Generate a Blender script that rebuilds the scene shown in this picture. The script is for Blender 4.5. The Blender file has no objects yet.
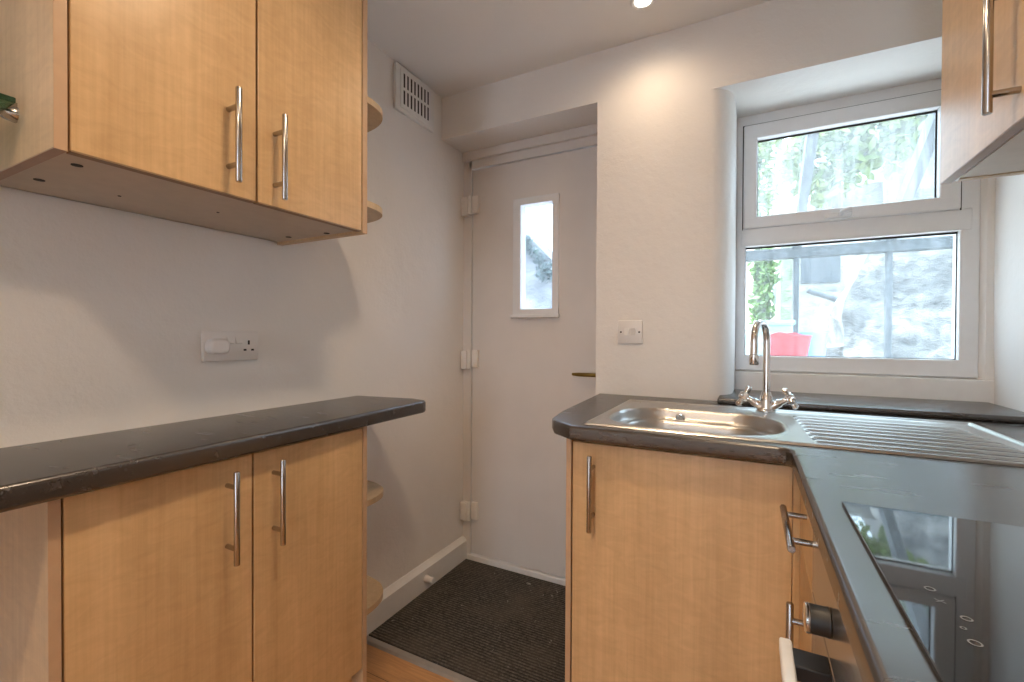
import bpy, bmesh, math, random
from mathutils import Vector, Matrix, noise
random.seed(7)
sc = bpy.context.scene
COL = sc.collection
PI = math.pi

# ---------------------------------------------------------------- camera
cam_d = bpy.data.cameras.new('camera')
cam = bpy.data.objects.new('camera', cam_d); COL.objects.link(cam)
cam_d.sensor_fit = 'HORIZONTAL'; cam_d.sensor_width = 36.0
cam_d.lens = 36.0 * 453.692 / 1024.0
cam_d.clip_start = 0.02
H = 1.131
cam.matrix_world = (Matrix.Translation((0, 0, H)) @ Matrix.Rotation(math.radians(27.6628), 4, 'Z')
                    @ Matrix.Rotation(math.radians(90 - 0.535), 4, 'X') @ Matrix.Rotation(math.radians(0.2729), 4, 'Z'))
sc.camera = cam
# ---------------------------------------------------------------- view, sky, sun
sc.view_settings.view_transform = 'Standard'
sc.view_settings.look = 'None'
sc.view_settings.gamma = 1.0
sc.view_settings.use_curve_mapping = False
sc.view_settings.exposure = 0.0
w = bpy.data.worlds.new('sky'); sc.world = w; w.use_nodes = True
bgn = w.node_tree.nodes['Background']
bgn.inputs[0].default_value = (0.65, 0.81, 1.0, 1); bgn.inputs[1].default_value = 8.2
sun_d = bpy.data.lights.new('sun', 'SUN'); sun = bpy.data.objects.new('sun', sun_d); COL.objects.link(sun)
sun_d.energy = 16.0; sun_d.angle = 0.01; sun_d.color = (0.90, 0.95, 1.0)
sun.rotation_euler = Vector((0.40, 0.14, -1.0)).to_track_quat('-Z', 'Y').to_euler()
LAMP_W = 47.0            # each ceiling spot
LAMP_COL = (1.0, 0.75, 0.50)

# ---------------------------------------------------------------- mesh helpers
def NB(): return bmesh.new()

def box(bm, x0, x1, y0, y1, z0, z1, bev=0.0, seg=2):
    c = [(x0,y0,z0),(x1,y0,z0),(x1,y1,z0),(x0,y1,z0),(x0,y0,z1),(x1,y0,z1),(x1,y1,z1),(x0,y1,z1)]
    v = [bm.verts.new(p) for p in c]
    fs = [bm.faces.new([v[i] for i in f]) for f in ((3,2,1,0),(4,5,6,7),(0,1,5,4),(1,2,6,5),(2,3,7,6),(3,0,4,7))]
    if bev > 0:
        es = list({e for f in fs for e in f.edges})
        bmesh.ops.bevel(bm, geom=es, offset=bev, segments=seg, profile=0.5, affect='EDGES')
    return v

def prism(bm, poly, z0, z1, axis='z'):
    """closed polygon extruded along an axis; poly given in the two other axes in order"""
    def P(a, b, t):
        return (a, b, t) if axis == 'z' else ((a, t, b) if axis == 'y' else (t, a, b))
    lo = [bm.verts.new(P(a, b, z0)) for a, b in poly]
    hi = [bm.verts.new(P(a, b, z1)) for a, b in poly]
    n = len(poly)
    fs = [bm.faces.new(lo[::-1]), bm.faces.new(hi)]
    for i in range(n):
        fs.append(bm.faces.new((lo[i], lo[(i+1) % n], hi[(i+1) % n], hi[i])))
    bmesh.ops.recalc_face_normals(bm, faces=fs)
    return lo, hi, fs

def tube(bm, pts, r, seg=14, caps=True):
    """round tube through points; r is a number or one radius per point"""
    pts = [Vector(p) for p in pts]; n = len(pts)
    rs = r if isinstance(r, (list, tuple)) else [r] * n
    rings = []; up = None
    for i, p in enumerate(pts):
        if i == 0: t = pts[1] - p
        elif i == n - 1: t = p - pts[i-1]
        else: t = (pts[i+1] - p).normalized() + (p - pts[i-1]).normalized()
        if t.length < 1e-9: t = (pts[min(i+1,n-1)] - pts[max(i-1,0)])
        if t.length < 1e-9: t = Vector((0,0,1))
        t.normalize()
        if up is None:
            up = Vector((0,0,1)) if abs(t.z) < 0.9 else Vector((1,0,0))
        a = t.cross(up).normalized(); b = a.cross(t).normalized(); up = b
        rings.append([bm.verts.new(p + (a*math.cos(k*2*PI/seg) + b*math.sin(k*2*PI/seg)) * rs[i]) for k in range(seg)])
    for i in range(n-1):
        for k in range(seg):
            bm.faces.new((rings[i][k], rings[i][(k+1) % seg], rings[i+1][(k+1) % seg], rings[i+1][k]))
    if caps:
        bm.faces.new(rings[0][::-1]); bm.faces.new(rings[-1])

def lathe(bm, c, prof, axis='z', seg=24, sy=1.0):
    """prof: list of (radius, offset along axis)"""
    rings = []
    for r, t in prof:
        ring = []
        for k in range(seg):
            a = k*2*PI/seg; u, v = r*math.cos(a), r*math.sin(a)*sy
            p = (u, v, t) if axis == 'z' else ((u, t, v) if axis == 'y' else (t, u, v))
            ring.append(bm.verts.new(Vector(c) + Vector(p)))
        rings.append(ring)
    for i in range(len(rings)-1):
        for k in range(seg):
            bm.faces.new((rings[i][k], rings[i][(k+1) % seg], rings[i+1][(k+1) % seg], rings[i+1][k]))
    bm.faces.new(rings[0][::-1]); bm.faces.new(rings[-1])

def wloc(o):
    v = Vector((0,0,0))
    while o is not None:
        v += o.location; o = o.parent
    return v

def obj(name, bm, m, parent=None, smooth=False, ang=35):
    """one mesh object; vertices are given in room coordinates"""
    bmesh.ops.recalc_face_normals(bm, faces=bm.faces[:])
    off = wloc(parent)
    if off.length > 0:
        for v in bm.verts: v.co -= off
    me = bpy.data.meshes.new(name); bm.to_mesh(me); bm.free()
    me.materials.append(m)
    o = bpy.data.objects.new(name, me); COL.objects.link(o)
    if parent is not None: o.parent = parent
    if smooth:
        for p in me.polygons: p.use_smooth = True
        try: me.set_sharp_from_angle(angle=math.radians(ang))
        except Exception: pass
    return o

def tag(o, label, cat, group=None, kind=None):
    o['label'] = label; o['category'] = cat
    if group: o['group'] = group
    if kind: o['kind'] = kind
    return o

def thing(name, label, cat, loc, group=None):
    o = bpy.data.objects.new(name, None); COL.objects.link(o); o.location = loc; o.empty_display_size = 0.05
    return tag(o, label, cat, group)

def struct(name, bm, m, parent=None, smooth=False, label=None, cat=None):
    o = obj(name, bm, m, parent, smooth)
    if parent is None:
        o['kind'] = 'structure'
        if label: o['label'] = label
        if cat: o['category'] = cat
    return o

# ---------------------------------------------------------------- materials
class NT:
    def __init__(s, name):
        s.m = bpy.data.materials.new(name); s.m.use_nodes = True
        s.t = s.m.node_tree; s.n = s.t.nodes; s.l = s.t.links
        s.b = s.n['Principled BSDF']; s.out = s.n['Material Output']
        s.tc = s.n.new('ShaderNodeTexCoord')
    def coords(s, scale=(1,1,1), which='Object', rnd=False):
        mp = s.n.new('ShaderNodeMapping'); mp.inputs['Scale'].default_value = scale
        s.l.new(s.tc.outputs[which], mp.inputs['Vector'])
        if rnd:
            oi = s.n.new('ShaderNodeObjectInfo'); mu = s.n.new('ShaderNodeMath'); mu.operation = 'MULTIPLY'
            mu.inputs[1].default_value = 37.0; s.l.new(oi.outputs['Random'], mu.inputs[0])
            cb = s.n.new('ShaderNodeCombineXYZ')
            for k in range(3): s.l.new(mu.outputs[0], cb.inputs[k])
            s.l.new(cb.outputs[0], mp.inputs['Location'])
        return mp.outputs['Vector']
    def noise(s, vec, scale=5, detail=4, rough=0.5, dist=0.0):
        n = s.n.new('ShaderNodeTexNoise'); n.inputs['Scale'].default_value = scale
        n.inputs['Detail'].default_value = detail; n.inputs['Roughness'].default_value = rough
        n.inputs['Distortion'].default_value = dist
        s.l.new(vec, n.inputs['Vector']); return n.outputs['Fac']
    def ramp(s, fac, stops):
        r = s.n.new('ShaderNodeValToRGB'); e = r.color_ramp.elements
        while len(e) < len(stops): e.new(0.5)
        for el, (p, c) in zip(e, stops):
            el.position = p; el.color = (*c, 1) if len(c) == 3 else c
        s.l.new(fac, r.inputs[0]); return r.outputs[0]
    def mix(s, a, b, fac, mode='MIX'):
        m = s.n.new('ShaderNodeMix'); m.data_type = 'RGBA'; m.blend_type = mode
        for sock, val in ((m.inputs[0], fac), (m.inputs[6], a), (m.inputs[7], b)):
            if hasattr(val, 'is_linked'): s.l.new(val, sock)
            else: sock.default_value = val if not isinstance(val, tuple) else (*val, 1)[:4]
        return m.outputs[2]
    def bump(s, h, strength=0.2, dist=0.01, normal=None):
        b = s.n.new('ShaderNodeBump'); b.inputs['Strength'].default_value = strength
        b.inputs['Distance'].default_value = dist
        s.l.new(h, b.inputs['Height'])
        if normal is not None: s.l.new(normal, b.inputs['Normal'])
        s.l.new(b.outputs[0], s.b.inputs['Normal']); return b.outputs[0]
    def col(s, c):
        if hasattr(c, 'is_linked'): s.l.new(c, s.b.inputs['Base Color'])
        else: s.b.inputs['Base Color'].default_value = (*c, 1)
    def set(s, **k):
        for a, v in k.items():
            s.b.inputs[a.replace('_', ' ')].default_value = v
        return s

def simple(name, c, rough=0.5, metal=0.0, var=0.06, scale=30, **k):
    """plain material with a faint procedural variation"""
    t = NT(name); v = t.coords((1,1,1))
    n = t.noise(v, scale, 3)
    lo = tuple(x*(1-var) for x in c); hi = tuple(min(1, x*(1+var)) for x in c)
    t.col(t.ramp(n, [(0.3, lo), (0.7, hi)])); t.set(Roughness=rough, Metallic=metal, **k)
    return t.m

def plaster(name, c, bump=0.35, streak=0.0):
    t = NT(name); v = t.coords((1,1,1))
    n1 = t.noise(v, 2.2, 5, 0.6); n2 = t.noise(v, 9, 6, 0.65); n3 = t.noise(v, 70, 4, 0.6)
    t.col(t.ramp(n1, [(0.3, tuple(x*0.96 for x in c)), (0.7, c)]))
    a = t.n.new('ShaderNodeMath'); a.operation = 'MULTIPLY_ADD'; a.inputs[1].default_value = 0.12
    t.l.new(n3, a.inputs[0]); t.l.new(n2, a.inputs[2])
    t.bump(a.outputs[0], bump, 0.012)
    t.set(Roughness=0.55); t.b.inputs['Specular IOR Level'].default_value = 0.3
    return t.m

def maple(name, c0, c1, rough=0.32):
    t = NT(name)
    v = t.coords((14, 14, 0.9), rnd=True)
    g = t.noise(v, 3.0, 6, 0.62, 0.35)
    v2 = t.coords((3.2, 3.2, 0.5), rnd=True); big = t.noise(v2, 1.8, 3, 0.5, 0.3)
    v3 = t.coords((9, 9, 22), rnd=True); fl = t.noise(v3, 1.7, 4, 0.6, 1.2)
    g2 = t.noise(t.coords((70, 70, 1.6), rnd=True), 2.0, 3, 0.6)
    base = t.ramp(g, [(0.25, c0), (0.75, c1)])
    mid = tuple(a*0.45+b*0.55 for a, b in zip(c0, c1))
    col = t.mix(base, (*mid, 1), 0.45)
    col = t.mix(col, t.ramp(big, [(0.36, (0.90, 0.88, 0.85)), (0.62, (1.07, 1.07, 1.07))]), 1.0, 'MULTIPLY')
    col = t.mix(col, t.ramp(fl, [(0.35, (0.90,0.88,0.86)), (0.65, (1.05,1.05,1.04))]), 0.7, 'MULTIPLY')
    col = t.mix(col, t.ramp(g2, [(0.35, (0.93,0.92,0.90)), (0.65, (1.03,1.03,1.03))]), 0.8, 'MULTIPLY')
    t.col(col); t.set(Roughness=rough)
    t.bump(g, 0.03, 0.002)
    return t.m

M = {}
M['wall'] = plaster('wall_plaster', (0.84, 0.81, 0.78))
M['ceil'] = plaster('ceiling_paint', (0.88, 0.86, 0.84), 0.10)
M['hinge'] = simple('cream_gloss_paint', (0.84, 0.80, 0.76), 0.3, var=0.02)
M['white'] = simple('white_gloss_paint', (0.80, 0.785, 0.77), 0.35, var=0.02)
M['door'] = simple('door_paint', (0.74, 0.70, 0.67), 0.38, var=0.025, scale=6)
M['upvc'] = simple('white_upvc', (0.80, 0.80, 0.81), 0.25, var=0.015)
M['plastic'] = simple('white_plastic', (0.78, 0.75, 0.73), 0.3, var=0.01)
M['maple'] = maple('maple_laminate', (0.575, 0.375, 0.19), (0.69, 0.475, 0.26))
M['maple_side'] = maple('maple_side_laminate', (0.50, 0.355, 0.215), (0.66, 0.50, 0.32), 0.4)
M['edge_dark'] = simple('deep_shade_edging', (0.24, 0.155, 0.085), 0.45, var=0.05)  # door edging copy, darkened for the shade under the cabinet
M['edge_shade'] = simple('shaded_brown_edging', (0.36, 0.24, 0.165), 0.45, var=0.05)  # edging copy with the underside's shade in its colour
M['edge'] = simple('cabinet_edging', (0.52, 0.345, 0.215), 0.4, var=0.05)
M['under'] = simple('cabinet_underside', (0.53, 0.46, 0.38), 0.5, var=0.04)
M['dark'] = simple('dark_recess', (0.02, 0.017, 0.015), 0.7)  # near-black for gaskets and screws, and for shade painted as slots and holes
M['chrome'] = simple('polished_chrome', (0.80, 0.79, 0.78), 0.09, 1.0, var=0.01)
M['steel'] = simple('brushed_steel', (0.44, 0.42, 0.40), 0.22, 1.0, var=0.05)
M['brass'] = simple('aged_brass', (0.32, 0.24, 0.08), 0.3, 1.0)
M['black'] = simple('black_plastic', (0.008, 0.008, 0.009), 0.45)
M['red'] = simple('red_rubber', (0.27, 0.006, 0.016), 0.4)
M['blue'] = simple('blue_plastic', (0.18, 0.36, 0.62), 0.4)
M['teal'] = simple('pale_teal_plastic', (0.30, 0.52, 0.50), 0.5)
M['frame_grey'] = simple('weathered_grey_timber', (0.058, 0.068, 0.076), 0.7, var=0.2)
M['render'] = simple('pale_render', (0.78, 0.74, 0.70), 0.9, var=0.08, scale=3)
M['pinkrender'] = simple('pinkish_render', (0.80, 0.68, 0.62), 0.9, var=0.06, scale=3)
M['slate'] = simple('slate_roofing', (0.30, 0.33, 0.37), 0.7, var=0.3, scale=12)
M['bark'] = simple('bark', (0.10, 0.07, 0.05), 0.9, var=0.4)
M['paving'] = simple('yard_concrete', (0.55, 0.53, 0.50), 0.9, var=0.15, scale=5)

def mk_sheet():
    t = NT('stainless_sheet'); v = t.coords((1.5, 60, 60)); n = t.noise(v, 6, 4, 0.6)
    t.col((0.50, 0.485, 0.465)); t.set(Metallic=1.0)
    t.l.new(t.ramp(n, [(0.2, (0.27,)*3), (0.8, (0.36,)*3)]), t.b.inputs['Roughness'])
    return t.m
M['sheet'] = mk_sheet()

def mk_worktop():
    t = NT('charcoal_slate_laminate')
    v = t.coords((2.0, 9, 9)); n = t.noise(v, 4, 5, 0.6, 0.4)
    f = t.noise(t.coords((14, 60, 60)), 3.0, 3, 0.6)
    c = t.ramp(n, [(0.3, (0.034, 0.029, 0.027)), (0.72, (0.043, 0.037, 0.034))])
    t.col(t.mix(c, t.ramp(f, [(0.3, (0.90,)*3), (0.7, (1.10,)*3)]), 0.7, 'MULTIPLY'))
    t.l.new(t.ramp(n, [(0.3, (0.255,)*3), (0.75, (0.280,)*3)]), t.b.inputs['Roughness']); t.b.inputs['IOR'].default_value = 1.9
    return t.m
M['worktop'] = mk_worktop()

def mk_hob():
    t = NT('black_ceramic_glass'); v = t.coords(); n = t.noise(v, 240, 2)
    t.col(t.ramp(n, [(0.4, (0.004, 0.004, 0.005)), (0.7, (0.008, 0.008, 0.009))]))
    t.set(Roughness=0.035, IOR=1.95); return t.m
M['hob'] = mk_hob()

def mk_mat():
    t = NT('black_ribbed_matting'); v = t.coords((1, 1, 1))
    wv = t.n.new('ShaderNodeTexWave'); wv.wave_type = 'BANDS'; wv.bands_direction = 'Y'
    wv.inputs['Scale'].default_value = 24; wv.inputs['Distortion'].default_value = 1.2
    wv.inputs['Detail'].default_value = 2; wv.inputs['Detail Scale'].default_value = 6
    t.l.new(v, wv.inputs['Vector'])
    n = t.noise(v, 95, 5, 0.85); big = t.noise(v, 5, 4, 0.6); fluff = t.noise(v, 60, 3, 0.5, 1.0)
    c = t.ramp(wv.outputs['Fac'], [(0.1, (0.022, 0.020, 0.018)), (0.9, (0.105, 0.090, 0.077))])
    c = t.mix(c, t.ramp(n, [(0.38, (0.15,)*3), (0.70, (2.2,)*3)]), 0.9, 'MULTIPLY')
    c = t.mix(c, (0.11, 0.09, 0.072), t.ramp(big, [(0.45, (0,)*3), (0.75, (0.6,)*3)]))
    c = t.mix(c, (0.40, 0.37, 0.33), t.ramp(fluff, [(0.70, (0,)*3), (0.74, (0.8,)*3)]))
    t.col(c); t.set(Roughness=0.95); t.bump(wv.outputs['Fac'], 0.5, 0.004); return t.m
M['mat'] = mk_mat()

def mk_floor():
    t = NT('oak_laminate_floor'); v = t.coords((1, 1, 1))
    br = t.n.new('ShaderNodeTexBrick'); br.offset = 0.5
    br.inputs['Scale'].default_value = 1.0; br.inputs['Brick Width'].default_value = 1.2
    br.inputs['Row Height'].default_value = 0.14; br.inputs['Mortar Size'].default_value = 0.0012
    br.inputs['Color1'].default_value = (0.52, 0.27, 0.11, 1); br.inputs['Color2'].default_value = (0.60, 0.34, 0.15, 1)
    br.inputs['Mortar'].default_value = (0.12, 0.06, 0.03, 1); t.l.new(v, br.inputs['Vector'])
    v2 = t.coords((1.2, 16, 1)); g = t.noise(v2, 5, 6, 0.65, 0.8)
    t.col(t.mix(br.outputs['Color'], t.ramp(g, [(0.25, (0.62, 0.55, 0.5)), (0.7, (1.15, 1.15, 1.15))]), 0.9, 'MULTIPLY'))
    t.set(Roughness=0.3); return t.m
M['floor'] = mk_floor()

def mk_stone(name, lo, mid, hi, sc_=3.5):
    t = NT(name); v = t.coords((1, 1, 1.5))
    vo = t.n.new('ShaderNodeTexVoronoi'); vo.inputs['Scale'].default_value = sc_
    vo.inputs['Randomness'].default_value = 1.0; t.l.new(v, vo.inputs['Vector'])
    n = t.noise(v, 9, 7, 0.75, 0.15)
    c = t.ramp(n, [(0.30, lo), (0.5, mid), (0.68, hi)])
    t.col(t.mix(c, t.ramp(vo.outputs['Distance'], [(0.3, (1,)*3), (0.75, (0.55, 0.56, 0.58))]), 0.6, 'MULTIPLY'))
    t.set(Roughness=0.95); t.bump(n, 0.8, 0.06); return t.m
M['stone'] = mk_stone('whitewashed_rubble', (0.055, 0.057, 0.06), (0.25, 0.247, 0.24), (0.44, 0.43, 0.41), 5.0)
M['stone2'] = mk_stone('pale_rubble', (0.12, 0.12, 0.118), (0.24, 0.235, 0.228), (0.37, 0.36, 0.345), 2.2)

M['outwall'] = mk_stone('patchy_pale_render', (0.26, 0.25, 0.235), (0.60, 0.575, 0.54), (0.70, 0.68, 0.64), 1.2)
M['pane_dark'] = simple('dim_window', (0.10, 0.11, 0.12), 0.6)
def mk_leaf(name, a, b):
    t = NT(name)
    oi = t.n.new('ShaderNodeNewGeometry')
    t.col(t.ramp(oi.outputs['Random Per Island'], [(0.0, a), (1.0, b)])); t.set(Roughness=0.45)
    tr = t.n.new('ShaderNodeBsdfTranslucent'); tr.inputs[0].default_value = (b[0]*1.2, b[1]*1.2, b[2], 1)
    mx = t.n.new('ShaderNodeMixShader'); mx.inputs[0].default_value = 0.35
    t.l.new(t.b.outputs[0], mx.inputs[1]); t.l.new(tr.outputs[0], mx.inputs[2]); t.l.new(mx.outputs[0], t.out.inputs[0])
    return t.m
M['leaf'] = mk_leaf('tree_leaf', (0.075, 0.12, 0.035), (0.26, 0.32, 0.10))
M['ivy'] = mk_leaf('ivy_leaf', (0.04, 0.10, 0.03), (0.19, 0.30, 0.09))

def mk_glass(name, dirt, tint=(0.93, 0.97, 0.96), streak=(9, 1, 0.8), wobble=0.0):
    """clear pane: transparent plus a fresnel reflection and a film of streaky dirt"""
    t = NT(name); t.n.remove(t.b)
    tr = t.n.new('ShaderNodeBsdfTransparent'); tr.inputs[0].default_value = (*tint, 1)
    gl = t.n.new('ShaderNodeBsdfGlossy'); gl.inputs['Roughness'].default_value = 0.02
    fr = t.n.new('ShaderNodeLayerWeight'); pw = t.n.new('ShaderNodeMath'); pw.operation = 'POWER'; pw.inputs[1].default_value = 5.0
    t.l.new(fr.outputs['Facing'], pw.inputs[0]); fm = t.n.new('ShaderNodeMath'); fm.operation = 'MULTIPLY_ADD'
    fm.inputs[1].default_value = 0.92; fm.inputs[2].default_value = 0.04; t.l.new(pw.outputs[0], fm.inputs[0])
    m1 = t.n.new('ShaderNodeMixShader'); t.l.new(fm.outputs[0], m1.inputs[0])
    t.l.new(tr.outputs[0], m1.inputs[1]); t.l.new(gl.outputs[0], m1.inputs[2])
    tl = t.n.new('ShaderNodeBsdfTranslucent'); tl.inputs[0].default_value = (0.9, 0.93, 0.95, 1)
    n = t.noise(t.coords(streak), 3.0, 6, 0.65, 0.4)
    f = t.ramp(n, [(0.35, (dirt*0.45,)*3), (0.7, (dirt*1.6,)*3)])
    m2 = t.n.new('ShaderNodeMixShader'); t.l.new(f, m2.inputs[0])
    t.l.new(m1.outputs[0], m2.inputs[1]); t.l.new(tl.outputs[0], m2.inputs[2])
    t.l.new(m2.outputs[0], t.out.inputs[0]); return t.m
M['pane'] = mk_glass('dusty_window_glass', 0.12)
M['doorpane'] = mk_glass('door_glass', 0.05, (0.90, 0.95, 1.0), (14, 1, 9))
M['pane_low'] = mk_glass('window_glass', 0.04)
def mk_shelfglass():
    t = NT('green_edged_glass'); t.col((0.10, 0.32, 0.20)); t.set(Roughness=0.05, IOR=1.5)
    t.b.inputs['Transmission Weight'].default_value = 0.85; return t.m
M['shelfglass'] = mk_shelfglass()
def mk_emit(name, c, s):
    t = NT(name); t.b.inputs['Emission Color'].default_value = (*c, 1)
    t.b.inputs['Emission Strength'].default_value = s; t.col((0.9,0.9,0.9)); return t.m
M['lamp'] = mk_emit('lit_bulb', (1.0, 0.93, 0.82), 14)

# ================================================================ the room shell
XL, XR, YW, ZC, YN = -1.291, 0.69, 1.742, 2.252, -3.0
ZR = 2.004               # window reveal head
ZS = 2.055               # door alcove soffit
XA = -0.539              # right jamb of the door alcove
YD = 1.933               # face of the door leaf
YO = 2.085               # outer face of the far wall

bm = NB(); box(bm, XL-0.1, XR+0.1, YN-0.1, YO, -0.08, 0.0); struct('floor', bm, M['floor'])
bm = NB(); box(bm, XL-0.1, XR+0.1, YN-0.1, YO, ZC, ZC+0.1); struct('ceiling', bm, M['ceil'])
def wall_grid(bm, axis, val, a0, a1, z0, z1, na, nz, amp, thick):
    """a plaster wall face with slight unevenness, on a solid slab"""
    rows = []
    for i in range(na+1):
        row = []
        for j in range(nz+1):
            a = a0+(a1-a0)*i/na; z = z0+(z1-z0)*j/nz
            d = noise.noise(Vector((a*2.3, z*2.3, val*7))) * amp
            row.append(bm.verts.new((val+d, a, z) if axis == 'x' else (a, val+d, z)))
        rows.append(row)
    for i in range(na):
        for j in range(nz):
            bm.faces.new((rows[i][j], rows[i+1][j], rows[i+1][j+1], rows[i][j+1]))
    if axis == 'x':
        s = 1 if thick > 0 else -1
        box(bm, min(val+s*0.012, val+thick), max(val+s*0.012, val+thick), a0, a1, z0, z1)
bm = NB(); wall_grid(bm, 'x', XL, YN, YO, 0, ZC, 60, 36, 0.003, -0.12); struct('wall_left', bm, M['wall'], smooth=True)
bm = NB(); wall_grid(bm, 'x', XR, YN, YO, 0, ZC, 60, 36, 0.006, 0.12); struct('wall_right', bm, M['wall'], smooth=True)
bm = NB(); nx0, nx1, nz0, nz1 = -0.68, 0.02, 0.06, 2.10
box(bm, XL, nx0, YN-0.1, YN, 0, ZC); box(bm, nx1, XR, YN-0.1, YN, 0, ZC); box(bm, nx0, nx1, YN-0.1, YN, 0, nz0); box(bm, nx0, nx1, YN-0.1, YN, nz1, ZC)
struct('wall_near', bm, M['wall'])
bm = NB()  # invented glazed opening, never in view, bringing soft daylight from behind
box(bm, nx0, nx0+0.05, YN-0.08, YN-0.03, nz0, nz1); box(bm, nx1-0.05, nx1, YN-0.08, YN-0.03, nz0, nz1); box(bm, -0.325, -0.275, YN-0.08, YN-0.03, nz0, nz1)
box(bm, nx0, nx1, YN-0.0801, YN-0.03, nz0, nz0+0.05); box(bm, nx0, nx1, YN-0.0801, YN-0.03, nz1-0.05, nz1)
struct('door_fill', bm, M['upvc'], label='white patio door frame behind the viewer, added unseen to let in fill daylight', cat='door')
# far wall: pier between door and window, lintels, wall under the window
bm = NB()
jamb = []
for k in range(13):
    a = k/12*PI/2
    jamb.append((-0.135 + 0.080*math.sin(a), YW + 0.105*(1-math.cos(a))))
pier = [(XA, YW)] + jamb + [(-0.052, 2.015), (-0.052, YO), (-0.43, YO), (-0.43, YD+0.004), (XA, YD-0.006)]
prism(bm, pier, 0, ZR)
box(bm, XA, XR, YW, YO, ZR, ZC)                          # over pier and window
box(bm, XL, XA, YW, YO, ZS, ZC)                        # over the door
box(bm, -0.052, XR, YW+0.11, YO, 0, 0.908)                    # under the window
box(bm, -0.06, XR, 2.03, YO, 0.90, 1.006)
prism(bm, [(0.661, YO), (0.661, 2.016), (0.672, 2.000), (0.696, 1.994), (XR+0.012, 1.90), (XR+0.012, YO)], 0.90, ZR)   # right reveal
struct('wall_far', bm, M['wall'], smooth=True)

# skirting on the left wall by the door
bm = NB()
prism(bm, [(XL, 0), (XL+0.026, 0), (XL+0.026, 0.096), (XL+0.006, 0.116), (XL, 0.116)], 0.2, YD-0.002, 'y')
struct('baseboard_left', bm, M['white'])

# door frame and threshold
bm = NB()
box(bm, XL-0.01, -1.2445, YD-0.004, YO, 0, ZS, 0.002)
box(bm, -1.262, -0.42, YD-0.004, YO, 1.972, ZS, 0.002)
box(bm, XL, -0.42, YD-0.022, YD, 2.012, ZS+0.002, 0.004)
struct('trim_1', bm, M['door'])
bm = NB(); box(bm, XL+0.03, -0.43, YD-0.012, YO, 0.0, 0.030, 0.003); struct('trim_2', bm, M['white'])

# the back door
dr = bpy.data.objects.new('door_1', None); COL.objects.link(dr); dr.location = (-1.24, YD, 0.034); dr['kind'] = 'structure'
dr['label'] = 'off-white back door with a small tall glazed light'; dr['category'] = 'door'
gx0, gx1, gz0, gz1 = -0.972, -0.795, 1.256, 1.772
bm = NB()
y0, y1 = YD, YD+0.044
box(bm, -1.2385, gx0, y0, y1, 0.037, 1.965, 0.0015)
box(bm, gx1, -0.434, y0, y1, 0.036, 1.966, 0.0015)
box(bm, gx0-0.001, gx1+0.001, y0, y1, 0.036, gz0); box(bm, gx0-0.001, gx1+0.001, y0, y1, gz1, 1.966)
obj('door_leaf', bm, M['door'], dr)
bm = NB()
ox0, ox1, oz0, oz1 = -1.006, -0.772, 1.232, 1.786
box(bm, ox0, gx0+0.008, y0-0.012, y1, oz0, oz1, 0.003); box(bm, gx1-0.008, ox1, y0-0.012, y1, oz0, oz1, 0.003)
box(bm, ox0, ox1, y0-0.0121, y1, oz1-0.034, oz1, 0.003); box(bm, ox0, ox1, y0-0.0121, y1, oz0, oz0+0.030, 0.003)
box(bm, ox0-0.008, ox1+0.006, y0-0.022, y0, oz0-0.012, oz0+0.004, 0.003)
obj('glazing_frame', bm, M['upvc'], dr)
bm = NB(); box(bm, gx0-0.004, gx1+0.004, y0+0.020, y0+0.026, gz0-0.004, gz1+0.004); obj('glass', bm, M['doorpane'], dr)
for zc in (1.785, 1.018, 0.255):
    bm = NB()
    box(bm, -1.288, -1.254, YD-0.034, YD-0.003, zc-0.050, zc+0.042, 0.004)
    box(bm, -1.232, -1.198, YD-0.020, YD, zc-0.040, zc+0.046, 0.003)
    tube(bm, [(-1.2430, YD-0.024, zc-0.046), (-1.2430, YD-0.024, zc+0.046)], 0.010)
    obj('hinge', bm, M['hinge'], dr, True)
bm = NB()
tube(bm, [(-0.500, YD-0.002, 0.968), (-0.500, YD-0.043, 0.968), (-0.515, YD-0.047, 0.968), (-0.66, YD-0.047, 0.968), (-0.690, YD-0.044, 0.968)],
     [0.009, 0.009, 0.009, 0.0085, 0.006])
box(bm, -0.522, -0.480, YD-0.008, YD-0.001, 0.90, 1.03, 0.003)
obj('lever_handle', bm, M['brass'], dr, True).__setitem__('label', 'dull brass lever handle')

# ---------------------------------------------------------------- the window
wn = bpy.data.objects.new('window_1', None); COL.objects.link(wn); wn.location = (0.31, 2.04, 1.006); wn['kind'] = 'structure'
wn['label'] = 'white plastic window with a top-hung upper sash above a fixed pane'; wn['category'] = 'window'
def mitre_frame(bm, x0, x1, z0, z1, y0, y1, wl, wr, wb, wt, bev=0.004):
    box(bm, x0, x0+wl, y0, y1, z0, z1, bev); box(bm, x1-wr, x1, y0, y1, z0, z1, bev)
    box(bm, x0+0.001, x1-0.001, y0-0.0004, y1, z0, z0+wb, bev); box(bm, x0+0.001, x1-0.001, y0-0.0004, y1, z1-wt, z1, bev)
bm = NB()
FX0, FX1, FZ0, FZ1 = -0.054, 0.663, 1.003, 2.006
mitre_frame(bm, FX0, FX1, FZ0, FZ1, 2.018, 2.082, 0.036, 0.050, 0.058, 0.046)
box(bm, FX0+0.02, FX1-0.02, 2.016, 2.082, 1.490, 1.562, 0.004)
obj('outer_frame', bm, M['upvc'], wn)
bm = NB()
mitre_frame(bm, -0.0275, 0.611, 1.558, 1.962, 2.004, 2.062, 0.048, 0.055, 0.046, 0.056, 0.006)
obj('opening_sash', bm, M['upvc'], wn)
bm = NB(); box(bm, 0.012, 0.563, 2.040, 2.044, 1.598, 1.912); obj('upper_pane', bm, M['pane'], wn)
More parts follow.
